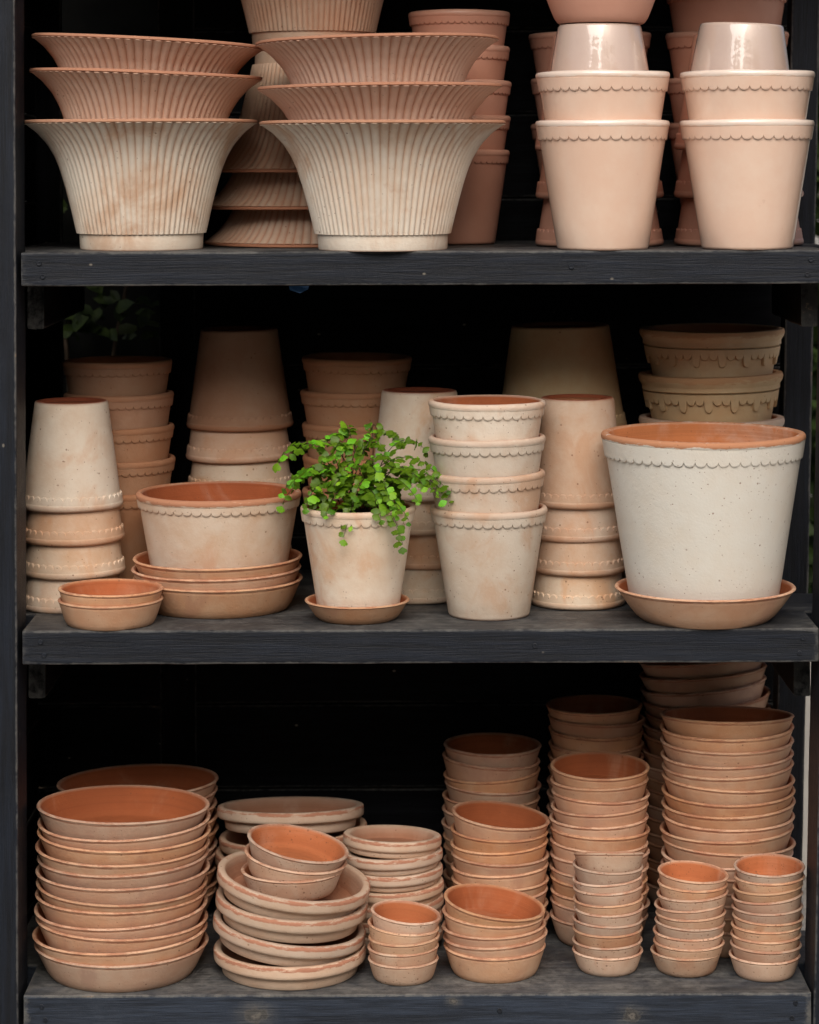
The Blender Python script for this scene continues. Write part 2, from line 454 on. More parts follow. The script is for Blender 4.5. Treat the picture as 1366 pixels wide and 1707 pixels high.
def band_mesh(rr, rb, h, bh, n, amp, proud=0.0036, drops=False, top=0.010, rimb=0.0):
    """Applied scalloped collar: hangs from under the lip, lower edge cut in half rounds."""
    key = ('band', rr, rb, h, bh, n, amp, proud, drops, rimb)
    if key in CACHE:
        return CACHE[key]
    q = 10
    segs = n * q
    verts, faces = [], []
    at = {'inner': [], 'rim': [], 'base': [], 'groove': []}
    def ro(z):
        return rb + (rr - rb) * z / h
    rows = 9 if rimb else 7
    for j in range(segs):
        th = 2 * PI * j / segs
        u = (j % q) / q
        k = j // q
        a = amp * math.sqrt(max(0.0, 1 - (2 * u - 1) ** 2)) 
        if drops and k % 3 == 1:
            a += 0.013 * math.sqrt(max(0.0, 1 - (2 * u - 1) ** 4))
        zl = h - bh + amp - a
        zt = h - top
        prof = [(ro(zt) - 0.001, zt), (ro(zt - 0.0015) + proud * 0.95, zt - 0.0015), (ro((zt + zl) / 2) + proud, (zt + zl) / 2),
                (ro(zl + 0.004) + proud, zl + 0.004), (ro(zl + 0.0016) + proud, zl + 0.0016), (ro(zl + 0.0003) + proud * 0.72, zl + 0.0003), (ro(zl) - 0.002, zl + 0.0002)]
        if rimb:
            za, zb = zt - rimb, zt - rimb - 0.003
            prof = prof[:2] + [(ro(za) + proud, za), (ro(zb) + proud, zb)] + prof[2:]
        for pk, (r, z) in enumerate(prof):
            verts.append((r * math.cos(th), r * math.sin(th), z))
            at['inner'].append(0); at['rim'].append(0.9 if rimb and pk < 3 else 0.0); at['base'].append(0); at['groove'].append(0)
        at['groove'][-1] = 0.8  # lower collar edge tinted towards the rim colour
    for j in range(segs):
        j2 = (j + 1) % segs
        for i in range(rows - 1):
            faces.append((j * rows + i + 1, j2 * rows + i + 1, j2 * rows + i, j * rows + i))
    me = mesh_from('scalloped_collar', verts, faces, at, sharp=30)
    CACHE[key] = me
    return me

def saucer_mesh(rr, rb, h, t=0.0065, seed=0):
    key = ('saucer', rr, rb, h, t, seed)
    if key in CACHE:
        return CACHE[key]
    def ro(z):
        q = z / h
        return rb + (rr - rb) * (q ** 0.86)
    P = [(0.002, 0.003, 0, 0, 1), (rb * 0.86, 0.0025, 0, 0, 1), (rb * 0.9, 0, 0, 0, 0.6), (rb - 0.003, 0, 0, 0.1, 0.3), (rb, 0.002, 0, 0, 0)]
    for k in range(1, 6):
        z = 0.002 + (h * 0.80 - 0.002) * k / 5
        P.append((ro(z), z, 0, 0.15 if k == 5 else 0, 0))
    P += [(ro(h * 0.86), h * 0.86, 0, 0.12, 0), (ro(h * 0.885) - 0.0004, h * 0.885, 0, 0.75, 0), (ro(h * 0.91) + 0.0004, h * 0.91, 0, 0.55, 0), (rr + 0.0004, h - 0.0022, 0, 0.42, 0), (rr - 0.0004, h - 0.0005, 0, 0.5, 0), (rr - t * 0.45, h + 0.0004, 0.05, 0.45, 0), (rr - t * 0.95, h - 0.0012, 0.6, 0.5, 0), (rr - t - 0.0012, h - 0.004, 1, 0.25, 0)]
    for k in range(1, 5):
        z = h - 0.004 - (h - 0.004 - t - 0.003) * k / 4
        P.append((ro(z) - t - 0.0012, z, 1, 0, 0))
    P += [(rb - t - 0.004, t + 0.0005, 1, 0, 0), (rb * 0.6, t, 1, 0, 0), (0.002, t, 1, 0, 0)]
    me = lathe('saucer', P, 88, wob=0.004, seed=seed)
    CACHE[key] = me
    return me

def plate_mesh(rr, rb, h, rimh, seed=0):
    """Saucer with a thick upright collar over a narrower foot."""
    key = ('plate', rr, rb, h, rimh, seed)
    if key in CACHE:
        return CACHE[key]
    t = 0.0065
    zc = h - rimh
    wr = 0.014
    P = [(0.002, 0.003, 0, 0, 1), (rb * 0.9, 0.0025, 0, 0, 1), (rb * 0.93, 0, 0, 0, 0.5), (rb - 0.003, 0, 0, 0, 0), (rb, 0.002, 0, 0, 0), (rb + 0.0015, zc * 0.6, 0, 0, 0), (rb + 0.002, zc - 0.001, 0, 0, 0),
         (rr - 0.003, zc, 0, 0, 0), (rr - 0.0006, zc + 0.002, 0, 0, 0), (rr, zc + rimh * 0.3, 0, 0.05, 0), (rr, zc + rimh * 0.58, 0, 0.10, 0), (rr, zc + rimh * 0.68, 0, 0.55, 0), (rr, h - 0.003, 0, 0.7, 0), (rr - 0.0012, h - 0.0008, 0, 0.55, 0), (rr - 0.004, h, 0, 0.3, 0),
         (rr - wr + 0.003, h, 0.1, 0.3, 0), (rr - wr, h - 0.003, 0.5, 0.1, 0), (rr - wr - 0.002, zc + 0.004, 0.9, 0, 0), (rb - t - 0.004, t + 0.002, 1, 0, 0), (rb * 0.6, t, 1, 0, 0), (0.002, t, 1, 0, 0)]
    me = lathe('plate', P, 96, wob=0.003, seed=seed)
    CACHE[key] = me
    return me

def fluted_meshes():
    NF = 74
    H, RB, RR, FH = 0.2225, 0.1035, 0.197, 0.027
    t = 0.0085
    TAB = [(0, 194), (7, 188), (20, 171), (40, 153.5), (60, 142), (80, 134), (110, 125), (150, 115), (190, 106)]
    def ro2(z):
        d = (H - z) / 0.001035
        for (d0, r0), (d1, r1) in zip(TAB, TAB[1:]):
            if d <= d1:
                break
        q = max(0.0, min(1.0, (d - d0) / (d1 - d0)))
        return (r0 + (r1 - r0) * q) * RR / 194.0
    def mod(th, r, z, inn):
        if inn > 0 or z < FH + 0.0005 or z > H - 0.0045:
            return 0.0, 0.0
        s = abs(math.sin(NF * th / 2))
        a = 0.0032 + 0.0036 * max(0, (r - 0.12) / 0.075)
        g = (1 - s)
        top = max(0.0, min(1.0, (z - 0.10) / 0.12))
        return a * (s - 0.6), min(1.0, (0.45 + 0.75 * top) * max(0.0, (g - 0.40) / 0.60) ** 1.2 + 0.22 * top * top)
    body = []
    zs = [FH + 0.001 + (H - 0.0075 - FH - 0.001) * (1 - (1 - k / 26) ** 1.7) for k in range(27)]
    for z in zs:
        body.append((ro2(z), z, 0, 0.0, 0))
    body.append((RR - 0.0022, H - 0.0068, 0, 0.2, 0))
    body.append((RR - 0.006, H - 0.0038, 0, 0.3, 0))
    inner = [(RR - 0.012, H - 0.0035, 1, 0.3, 0)]
    for k in range(1, 12):
        z = (H - 0.004) - (H - 0.004 - 0.02) * (k / 11) ** 1.6
        inner.append((ro2(z) - t - 0.003, z, 1, 0, 0))
    inner += [(0.09, 0.0105, 1, 0, 0), (0.012, 0.010, 1, 0, 0), (0.012, 0.004, 0, 0, 1), (RB - 0.012, 0.004, 0, 0, 1), (RB - 0.008, FH, 0, 0, 0)]
    b = lathe('fluted_body', body + inner, NF * 6, mod=mod, wob=0.003, seed=3)
    foot = [(RB - 0.010, 0.002, 0, 0, 1), (RB - 0.006, 0.0, 0, 0.2, 1), (RB - 0.001, 0.0006, 0, 0.3, 0.5), (RB, 0.003, 0, 0, 0), (RB + 0.0012, FH - 0.002, 0, 0, 0), (RB + 0.001, FH + 0.0012, 0, 0.2, 0), (RB - 0.009, FH + 0.0012, 0, 0, 0)]
    f = lathe('foot_ring', foot, 96, wob=0.003, seed=3)
    lip = [(RR - 0.010, H - 0.0058, 0, 0.7, 0), (RR - 0.0015, H - 0.0056, 0, 0.8, 0), (RR + 0.0004, H - 0.0044, 0, 0.9, 0), (RR + 0.0002, H - 0.0012, 0, 1, 0), (RR - 0.003, H, 0, 0.8, 0), (RR - 0.012, H - 0.001, 0.3, 0.7, 0), (RR - 0.016, H - 0.0045, 1, 0.3, 0)]
    l = lathe('rim_lip', lip, 176, wob=0.003, seed=3)
    return b, f, l

# ------------------------------------------------------------------ placing
Z1, Z2, Z3 = CAMZ - 0.157, CAMZ - 0.788, CAMZ - 1.396      # upper faces of the three shelves in view

def wx(px, Y):
    """metres to the right of the centre line for a thing standing Y metres behind the shelf front"""
    return (px - 683.0) / 1000.0 * (4.3 + Y) / 4.3

ORD = ['topmost', 'second from top', 'third from top', 'fourth from top', 'fifth from top', 'sixth from top', 'seventh from top', 'eighth from top', 'ninth from top', 'tenth from top',
       'eleventh from top', 'twelfth from top', 'thirteenth from top', 'fourteenth from top', 'fifteenth from top', 'sixteenth from top', 'seventeenth from top', 'eighteenth from top']

def pose(o, X, Y, z, tiltx=0.0, tilty=0.0, flip=False, spin=None, piv=0.0):
    """stand or invert a thing; tilts lean it about its middle (degrees: tilty right side down, tiltx front down)"""
    rz = random.uniform(0, 6.28) if spin is None else spin
    m = Matrix.Rotation(rz, 4, 'Z')
    if flip:
        m = Matrix.Rotation(PI, 4, 'X') @ m
    t = Matrix.Rotation(R(tilty), 4, 'Y') @ Matrix.Rotation(R(tiltx), 4, 'X')
    o.matrix_world = Matrix.Translation((X, Y, z + piv)) @ t @ Matrix.Translation((0, 0, -piv)) @ m

def make_pot(name, label, cat, group, spec, mat):
    """spec: rr, rb, h, band height, scallop count, amplitude, extra"""
    rr, rb, h, bh, n, amp = spec[:6]
    ex = spec[6] if len(spec) > 6 else {}
    root = empty(name)
    tag(root, label, cat, group)
    link('pot_body', pot_mesh(rr, rb, h, t=ex.get('t', 0.008), lip=ex.get('lip', 0.0030), mouldings=ex.get('mould', False)), mat, root)
    if n:
        link('scalloped_collar', band_mesh(rr, rb, h, bh, n, amp, proud=0.0055 if ex.get('drops') else 0.0029, drops=ex.get('drops', False), top=ex.get('top', 0.010), rimb=ex.get('rimb', 0.0)), mat, root)
    one_tint(root)
    return root

def pot_stack(name, cat, group, spec, mats, px, Y, Z, count, step, labels, flip=False, jit=0.0015, offs=None, tilts=None, z0=0.0):
    """count pots, bottom one first; labels are a function of the place counted from the top"""
    out = []
    for i in range(count):
        k = count - 1 - i
        mat = mats[k % len(mats)] if isinstance(mats, (list, tuple)) else mats
        o = make_pot(name, labels(k), cat, group, spec, mat)
        dx = offs[k] / 1000.0 if offs and k < len(offs) else random.uniform(-jit, jit)
        tx, ty = tilts[k] if tilts and k < len(tilts) else (random.uniform(-.5, .5), random.uniform(-.6, .6))
        if i == 0:
            tx = ty = 0
        z = Z + z0 + i * step
        if flip:
            z += spec[2]
        pose(o, wx(px, Y) + dx, Y + random.uniform(-jit, jit), z, tx, ty, flip)
        out.append(o)
    return out

def dish_stack(name, cat, group, mesh, h, mats, px, Y, Z, count, step, labels, dxs=None, tilts=None, zs=None, jit=0.002, z0=0.0, dys=None, lastpx=None):
    out = []
    for i in range(count):
        k = count - 1 - i
        mat = mats[k % len(mats)] if isinstance(mats, (list, tuple)) else mats
        o = link(name, mesh, mat)
        tag(o, labels(k), cat, group)
        f = i / max(1, count - 1)
        p = px if lastpx is None else px + (lastpx - px) * f
        dx = dxs[k] / 1000.0 if dxs and k < len(dxs) else random.uniform(-jit, jit)
        dy = dys[k] / 1000.0 if dys and k < len(dys) else random.uniform(-jit, jit)
        tx, ty = tilts[k] if tilts and k < len(tilts) else (random.uniform(-1.0, 1.0), random.uniform(-2.0, 2.0))
        if i == 0:
            tx = ty = 0
        z = Z + z0 + (zs[i] if zs else i * step)
        pose(o, wx(p, Y) + dx, Y + dy, z, tx, ty, piv=h * 0.5)
        o.matrix_world = o.matrix_world @ Matrix.Diagonal((random.uniform(0.985, 1.009), random.uniform(0.985, 1.009), random.uniform(0.96, 1.04), 1))
        out.append(o)
    return out

# ------------------------------------------------------------------ setting outside the rack
def grid_plane(name, x0, x1, y0, y1, z, mat):
    me = mesh_from(name, [(x0, y0, z), (x1, y0, z), (x1, y1, z), (x0, y1, z)], [(0, 1, 2, 3)], smooth=False)
    return link(name, me, mat)

tag(grid_plane('ground', -150, 150, -150, 150, 0.0, M['ground']), kind='structure')

# ------------------------------------------------------------------ timber
def timber_mesh(L, W, H, bev=0.003, seed=0, segs=None, warp=0.0012):
    """sawn timber along X, centred; W across Y, H across Z; rounded, slightly wavy edges"""
    rng = random.Random(seed)
    segs = segs or max(8, int(L / 0.03))
    e = 0.006
    hw, hh = W / 2, H / 2
    sec = []
    corners = [(1, 1), (-1, 1), (-1, -1), (1, -1)]
    dirs = [((0, -1), (-1, 0)), ((1, 0), (0, -1)), ((0, 1), (1, 0)), ((-1, 0), (0, 1))]
    for (cx, cz), (d1, d2) in zip(corners, dirs):
        c = (cx * hw, cz * hh)
        for (d, s, ed) in ((d1, e, 0.0), (d1, bev, 0.9)):
            sec.append((c[0] + d[0] * s, c[1] + d[1] * s, ed))
        sec.append((c[0] + (d1[0] + d2[0]) * bev * 0.3, c[1] + (d1[1] + d2[1]) * bev * 0.3, 1.0))
        for (d, s, ed) in ((d2, bev, 0.9), (d2, e, 0.0)):
            sec.append((c[0] + d[0] * s, c[1] + d[1] * s, ed))
    n = len(sec)
    verts, faces, edge = [], [], []
    xs = [-L / 2 + L * i / segs for i in range(segs + 1)]
    for i, x in enumerate(xs):
        end = i in (0, segs)
        for k, (y, z, ed) in enumerate(sec):
            dn = mnoise.noise(Vector((x * 6, y * 9 + seed * 3.1, z * 9))) * warp
            dn2 = mnoise.noise(Vector((x * 25, y * 20 + seed * 1.7, z * 20 + 5))) * warp * 0.8 * (1 if ed > 0.5 else 0.25)
            sc = 0.985 if end else 1.0
            verts.append((x, (y + math.copysign(dn + dn2, y) * 0.8) * sc, (z + math.copysign(dn + dn2, z) * 0.8) * sc))
            edge.append(1.0 if end else ed)
    for i in range(segs):
        for k in range(n):
            k2 = (k + 1) % n
            faces.append((i * n + k, (i + 1) * n + k, (i + 1) * n + k2, i * n + k2))
    faces.append(tuple(range(n)))
    faces.append(tuple(segs * n + k for k in range(n - 1, -1, -1)))
    return mesh_from('timber', verts, faces, {'edge': edge}, sharp=40)

rack = empty('shelf_rack', (0, 0.3, 0))
tag(rack, 'black painted wooden shelf rack holding all the clay pots', 'shelf rack')
TSEED = [0]
def timber(name, axis, L, W, H, loc, mat, label=None, rot=None):
    """axis: direction the piece runs"""
    TSEED[0] += 1
    o = link(name, timber_mesh(L, W, H, seed=TSEED[0], warp=0.0014 if L > 0.3 else 0.0006), mat)
    m = Matrix.Identity(4)
    if axis == 'Z':
        m = Matrix.Rotation(R(-90), 4, 'Y')
    elif axis == 'Y':
        m = Matrix.Rotation(R(90), 4, 'Z')
    if rot is not None:
        m = rot @ m
    o.parent = rack
    o.matrix_parent_inverse = rack.matrix_world.inverted()
    o.matrix_world = Matrix.Translation(loc) @ m
    if label:
        o['label'] = label
    return o
bpy.context.view_layer.update()

XL = -0.656
def xr(z):                                   # inner face of the right front post, which leans outwards towards the top
    return 0.669 + (z - 0.32) * 0.024
PLANKS = [(0.0, 0.170), (0.172, 0.357), (0.360, 0.470), (0.474, 0.655)]
TH = 0.056
for zi, (zt, mat) in enumerate(((Z3, 'paint_lighter_worn'), (Z2, 'paint'), (Z1, 'paint'), (Z1 + 0.69, 'paint'))):  # topmost shelf is out of view, added to darken the space below
    for pi, (y0, y1) in enumerate(PLANKS):
        x0 = -0.648 if pi == 0 else -0.70
        x1 = xr(zt) - 0.004 if pi == 0 else (0.70 if pi < 3 else 0.676)
        if pi == 0 and zi in (1, 2):
            x1 += 0.0
        if pi in (1, 2):
            x0, x1 = -0.72, 0.73 if pi == 1 else 0.684
        lift = -0.0015 * pi if pi else 0.0
        timber('shelf_plank', 'X', x1 - x0, y1 - y0, TH, ((x0 + x1) / 2, (y0 + y1) / 2, zt - TH / 2 + lift), M[mat if pi == 0 else ('paint_lighter_worn' if zi == 0 else 'paint')])
# posts
timber('post', 'Z', 2.45, 0.105, 0.13, (XL - 0.065, 0.045, 1.225), M['paint'])
lean = Matrix.Rotation(math.atan(0.024), 4, 'Y')
timber('post', 'Z', 2.45, 0.105, 0.13, (xr(1.225) + 0.065, 0.045, 1.225), M['paint'], rot=lean)
timber('post', 'Z', 2.45, 0.06, 0.052, (0.717, 0.506, 1.225), M['paint'], rot=lean)
timber('post', 'Z', 2.45, 0.10, 0.09, (-0.765, 0.60, 1.225), M['paint_dark'])
timber('post', 'Z', 2.45, 0.045, 0.07, (-0.448, 0.683, 1.225), M['paint_dark'])
# battens under the shelves at both ends
for zt in (Z1, Z2, Z1 + 0.69):
    timber('batten', 'Y', 0.55, 0.028, 0.078, (-0.640, 0.385, zt - TH - 0.040), M['paint_dark'])
    timber('batten', 'Y', 0.36, 0.028, 0.078, (xr(zt) - 0.016, 0.285, zt - TH - 0.040), M['paint_dark'])
# left side boards
for k in range(15):
    timber('side_board', 'Y', 0.44, 0.02, 0.158, (-0.712, 0.33, 0.08 + k * 0.162), M['paint_dark'])
# back boards
for k in range(15):
    timber('back_board', 'X', 1.22, 0.02, 0.158, (0.127, 0.672, 0.08 + k * 0.162), M['paint_dark'])
timber('back_board', 'Z', 1.45, 0.02, 0.13, (-0.735, 0.672, 1.73), M['paint_dark'])
for k in range(7):  # low boards added to make the opening black down here
    timber('back_board', 'X', 0.26, 0.02, 0.158, (-0.60, 0.672, 0.08 + k * 0.162 if k < 6 else 0.905), M['paint_dark'])
timber('added_shade_roof', 'X', 1.62, 1.12, 0.03, (0.0, 0.53, 2.47), M['paint_dark'])  # unseen cover added to shade the greenery behind the opening

def screw_mesh():
    segs = 14
    v, f = [], []
    for (r_, y_) in ((0.0042, 0.0), (0.0042, -0.0008), (0.0034, -0.0014), (0.0012, -0.0010)):
        for k in range(segs):
            t_ = 2 * PI * k / segs
            v.append((r_ * math.cos(t_), y_, r_ * math.sin(t_)))
    for i in range(3):
        for k in range(segs):
            k2 = (k + 1) % segs
            f.append((i * segs + k, i * segs + k2, (i + 1) * segs + k2, (i + 1) * segs + k))
    f.append(tuple(3 * segs + k for k in range(segs)))
    return mesh_from('screw_head', v, f, sharp=30)
SCR = screw_mesh()
for zt in (Z1, Z2, Z3):
    for (sx_, dz_) in ((-0.618, 0.018), (-0.612, 0.040), (xr(zt) - 0.030, 0.016), (xr(zt) - 0.036, 0.041), (0.215 + 0.1 * (zt - 1), 0.027)):
        o = link('screw_head', SCR, M['paint'], rack)
        o.matrix_parent_inverse = rack.matrix_world.inverted()
        o.location = (sx_, -0.0012, zt - dz_)

# ------------------------------------------------------------------ top shelf
fb, ff, fl = fluted_meshes()
def fluted(label, mat, px, Y, z, scale=1.0, flip=False, tilt=(0, 0), dx=0.0, zs=1.0):
    o = empty('fluted_planter')
    tag(o, label, 'planter', 'fluted flared planters on the top shelf')
    for nm, me in (('fluted_body', fb), ('foot_ring', ff), ('rim_lip', fl)):
        link(nm, me, mat, o)
    one_tint(o)
    pose(o, wx(px, Y) + dx, Y, z + (0.2225 * zs if flip else 0), tilt[0], tilt[1], flip, piv=0.0)
    o.matrix_world = o.matrix_world @ Matrix.Diagonal((scale, scale, zs, 1))
    return o
fluted('wide fluted planter, bottom of the front stack beside the left post', M['fluted'], 236, 0.158, Z1, 1.022)
fluted('wide fluted planter, middle of the front stack beside the left post', M['fluted_raw'], 237, 0.158, Z1 + 0.082, 1.015, tilt=(0.3, 2.2))
fluted('wide fluted planter, topmost of the front stack beside the left post', M['fluted_raw'], 237, 0.158, Z1 + 0.138, 1.015, tilt=(0.3, 3.2))
fluted('wide fluted planter, bottom of the front stack nearest the glazed pots', M['fluted'], 638, 0.092, Z1, 1.06, zs=0.982)
fluted('wide fluted planter, middle of the front stack nearest the glazed pots', M['fluted_raw'], 636, 0.092, Z1 + 0.061, 1.05, tilt=(0, -0.6), zs=0.98)
fluted('wide fluted planter, topmost of the front stack nearest the glazed pots', M['fluted_raw'], 634, 0.092, Z1 + 0.139, 1.05, tilt=(-0.5, -1.2), zs=0.98)
for k, nm in enumerate(('bottom', 'middle', 'upper')):
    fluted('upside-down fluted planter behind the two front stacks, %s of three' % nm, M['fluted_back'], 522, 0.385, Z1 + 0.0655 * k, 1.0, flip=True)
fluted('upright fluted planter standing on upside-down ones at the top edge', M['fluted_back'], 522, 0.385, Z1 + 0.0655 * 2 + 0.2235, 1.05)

SP_PK = (0.0905, 0.066, 0.170, 0.026, 46, 0.0045, {'t': 0.007})
pot_stack('coral_pot', 'pot', 'coral scalloped pots behind the fluted planters', SP_PK, M['satin'], 766, 0.385, Z1, 5, 0.0625,
          lambda k: 'coral scalloped pot behind the fluted planters, %s of its stack' % ORD[k])
SP_C = (0.1115, 0.077, 0.218, 0.034, 38, 0.0065, {'t': 0.010})
for (px, side) in ((1004.5, 'inner'), (1245.5, 'right-hand')):
    for i, nm in enumerate(('lower', 'upper')):
        o = make_pot('glazed_pot', 'large pale pink glazed scalloped pot, %s of the %s front pair' % (nm, side), 'pot', 'large pink glazed pots in front', SP_C, M['glaze'])
        pose(o, wx(px, 0.072) + 0.001 * i, 0.072, Z1 + 0.082 * i, 0, 0)
SP_C3 = (0.0915, 0.0705, 0.127, 0.03, 0, 0, {'t': 0.008, 'lip': 0.0})
for (px, ty, lab) in ((1000.5, 0.0, 'upside-down greyish pink glazed pot under the coral saucer'), (1237.5, 2.2, 'upside-down greyish pink glazed pot with bare base, far right')):
    o = make_pot('glazed_pot', lab, 'pot', 'upside-down glazed pots', SP_C3, M['glaze_grey'])
    pose(o, wx(px, 0.072), 0.072, Z1 + 0.300 + 0.127 - 0.047, 0, ty, True)
o = link('glazed_saucer', saucer_mesh(0.0935, 0.074, 0.0465, 0.006), M['satin'])
tag(o, 'coral glazed saucer standing on an upside-down glazed pot', 'saucer')
pose(o, wx(1003, 0.072), 0.072, Z1 + 0.3815, 0, 0.2)
SP_CB = (0.1115, 0.079, 0.205, 0.030, 44, 0.005, {'t': 0.008})
for (px, side) in ((998, 'inner'), (1231, 'right-hand')):
    pot_stack('coral_pot', 'pot', 'upside-down coral pots in the middle row', SP_CB, M['satin'], px, 0.270, Z1, 3, 0.084,
              lambda k, side=side: 'upside-down coral pot behind the %s pink glazed pots, %s' % (side, ORD[k]), flip=True)
SP_CC = (0.1115, 0.077, 0.218, 0.030, 40, 0.005, {'t': 0.009})
for (px, side, c) in ((987, 'inner', 3), (1213, 'right-hand', 4)):
    pot_stack('coral_pot', 'pot', 'upright coral pots in the back row', SP_CC, M['satin'], px, 0.492, Z1, c, 0.084,
              lambda k, side=side: 'upright coral pot in the back row behind %s glazed pots, %s' % (side, ORD[k]))

# ------------------------------------------------------------------ middle shelf
SP_E1 = (0.0885, 0.064, 0.186, 0.026, 38, 0.0065, {'t': 0.0055})
pot_stack('scalloped_pot', 'pot', 'upside-down pots beside the left post', SP_E1, [M['chalk'], M['peach'], M['pale'], M['pale']], 118, 0.245, Z2, 4, 0.0585,
          lambda k: 'upside-down scalloped pot beside the left post, %s of four' % ORD[k], flip=True, offs=(0, 1.5, 2, 1), tilts=[(0.3, 0.2), (0.3, -0.2), (0, -0.4), (0, 0)])
SP_E2 = (0.098, 0.069, 0.185, 0.026, 42, 0.0055)
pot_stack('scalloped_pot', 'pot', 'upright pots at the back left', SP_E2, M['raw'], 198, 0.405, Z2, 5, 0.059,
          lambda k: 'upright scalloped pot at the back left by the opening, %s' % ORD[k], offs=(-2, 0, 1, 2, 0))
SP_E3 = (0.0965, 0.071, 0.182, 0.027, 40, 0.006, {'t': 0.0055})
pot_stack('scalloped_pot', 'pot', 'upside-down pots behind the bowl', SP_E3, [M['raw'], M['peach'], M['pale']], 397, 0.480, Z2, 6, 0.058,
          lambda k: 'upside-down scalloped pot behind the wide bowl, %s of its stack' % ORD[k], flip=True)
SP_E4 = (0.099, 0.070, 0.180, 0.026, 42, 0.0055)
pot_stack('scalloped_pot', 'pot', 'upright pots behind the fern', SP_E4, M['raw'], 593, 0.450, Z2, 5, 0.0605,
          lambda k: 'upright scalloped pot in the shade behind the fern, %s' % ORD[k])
SP_E5 = (0.088, 0.067, 0.190, 0.026, 40, 0.006, {'t': 0.0055})
pot_stack('scalloped_pot', 'pot', 'upside-down pots right of the fern', SP_E5, [M['chalk'], M['pale'], M['peach']], 698, 0.332, Z2, 4, 0.060,
          lambda k: 'upside-down pale scalloped pot between fern and front stack, %s of four' % ORD[k], flip=True)
SP_E6 = (0.0985, 0.0695, 0.187, 0.027, 36, 0.0065, {'lip': 0.0034})
pot_stack('scalloped_pot', 'pot', 'upright pots right of the fern', SP_E6, [M['chalk'], M['chalk'], M['pale'], M['chalk']], 812, 0.142, Z2, 4, 0.061,
          lambda k: 'pale upright scalloped pot in front stack right of fern, %s of four' % ORD[k], offs=(-2, 0, 0, 1), tilts=[(0, 0.2), (0, -0.5), (0, -0.8), (0, 0)])
SP_E7 = (0.0815, 0.065, 0.188, 0.026, 36, 0.0065, {'t': 0.0045})
pot_stack('scalloped_pot', 'pot', 'upside-down pots beside the big white pot', SP_E7, [M['peach'], M['peach'], M['peach'], M['pale']], 961, 0.255, Z2, 4, 0.0585,
          lambda k: 'upside-down scalloped pot just left of the big white pot, %s' % ORD[k], flip=True, offs=(0, 1, 1, 0), tilts=[(0, 0), (0, -0.3), (0, -0.3), (0, 0)])
SP_E8 = (0.118, 0.090, 0.190, 0.028, 46, 0.006, {'t': 0.0055})
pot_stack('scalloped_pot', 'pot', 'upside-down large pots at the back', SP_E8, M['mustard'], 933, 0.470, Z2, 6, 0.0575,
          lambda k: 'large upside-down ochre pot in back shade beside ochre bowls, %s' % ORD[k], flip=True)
SP_E9 = (0.125, 0.097, 0.150, 0.052, 48, 0.009, {'mould': True, 'drops': True, 'top': 0.031, 't': 0.008})
pot_stack('swag_bowl', 'bowl', 'ochre bowls with drop border', SP_E9, [M['mustard'], M['mustard'], M['pale']], 1186, 0.425, Z2, 5, 0.081,
          lambda k: ('ochre bowl with hanging drop border behind big white pot, %s' if k < 2 else 'paler bowl under the two ochre drop-border bowls, %s') % ORD[k], tilts=[(0, 0), (0, -0.8), (0, 0)])
# big white pot on its saucer
o = link('pot_saucer', saucer_mesh(0.1535, 0.110, 0.056, 0.007), M['saucer'])
tag(o, 'wide terracotta saucer under the big white pot', 'saucer')
pose(o, wx(1173, 0.10), 0.10, Z2)
o = make_pot('scalloped_pot', 'big white scalloped pot with orange rim on a saucer', 'pot', None, (0.1715, 0.127, 0.282, 0.042, 56, 0.008, {'t': 0.011, 'lip': 0.0034, 'top': 0.0105}), M['white'])
pose(o, wx(1171, 0.10), 0.10, Z2 + 0.036, 0, 0)
# fern pot
o = link('pot_saucer', saucer_mesh(0.0895, 0.066, 0.034, 0.006), M['saucer'])
tag(o, 'small terracotta saucer under the fern pot', 'saucer')
pose(o, wx(593, 0.108), 0.108, Z2)
FX, FY, FZ = wx(595, 0.108), 0.108, Z2 + 0.0165
o = make_pot('scalloped_pot', 'pale scalloped pot with the green fern growing in it', 'pot', None, (0.0965, 0.070, 0.177, 0.026, 36, 0.006), M['chalk'])
pose(o, FX, FY, FZ)
# wide bowl on three saucers
for i, nm in enumerate(('bottom', 'middle', 'top')):
    o = link('wide_saucer', saucer_mesh(0.1485, 0.1235, 0.053, 0.0065), M['saucer'])
    tag(o, 'wide terracotta saucer under the wide bowl, %s of three' % nm, 'saucer', 'saucers under the wide bowl')
    pose(o, wx(361, 0.225) + (0, -0.002, 0)[i], 0.225, Z2 + 0.0185 * i, 0, (0, -0.3, -0.5)[i])
o = make_pot('wide_bowl', 'wide shallow pale scalloped bowl standing on three saucers', 'bowl', None, (0.1425, 0.117, 0.148, 0.027, 52, 0.0065, {'lip': 0.0034, 't': 0.009}), M['bowl'])
pose(o, wx(363, 0.225), 0.225, Z2 + 0.056)
for i, nm in enumerate(('lower', 'upper')):
    o = link('small_saucer', saucer_mesh(0.0885, 0.073, 0.0435, 0.0065), M['saucer'])
    tag(o, 'small terracotta saucer at the front left corner, %s of two' % nm, 'saucer', 'two saucers at the front left corner')
    pose(o, wx(182, 0.068) + 0.001 * i, 0.068 - 0.001 * i, Z2 + 0.0185 * i, 0, 0.4 * i, piv=0.02)

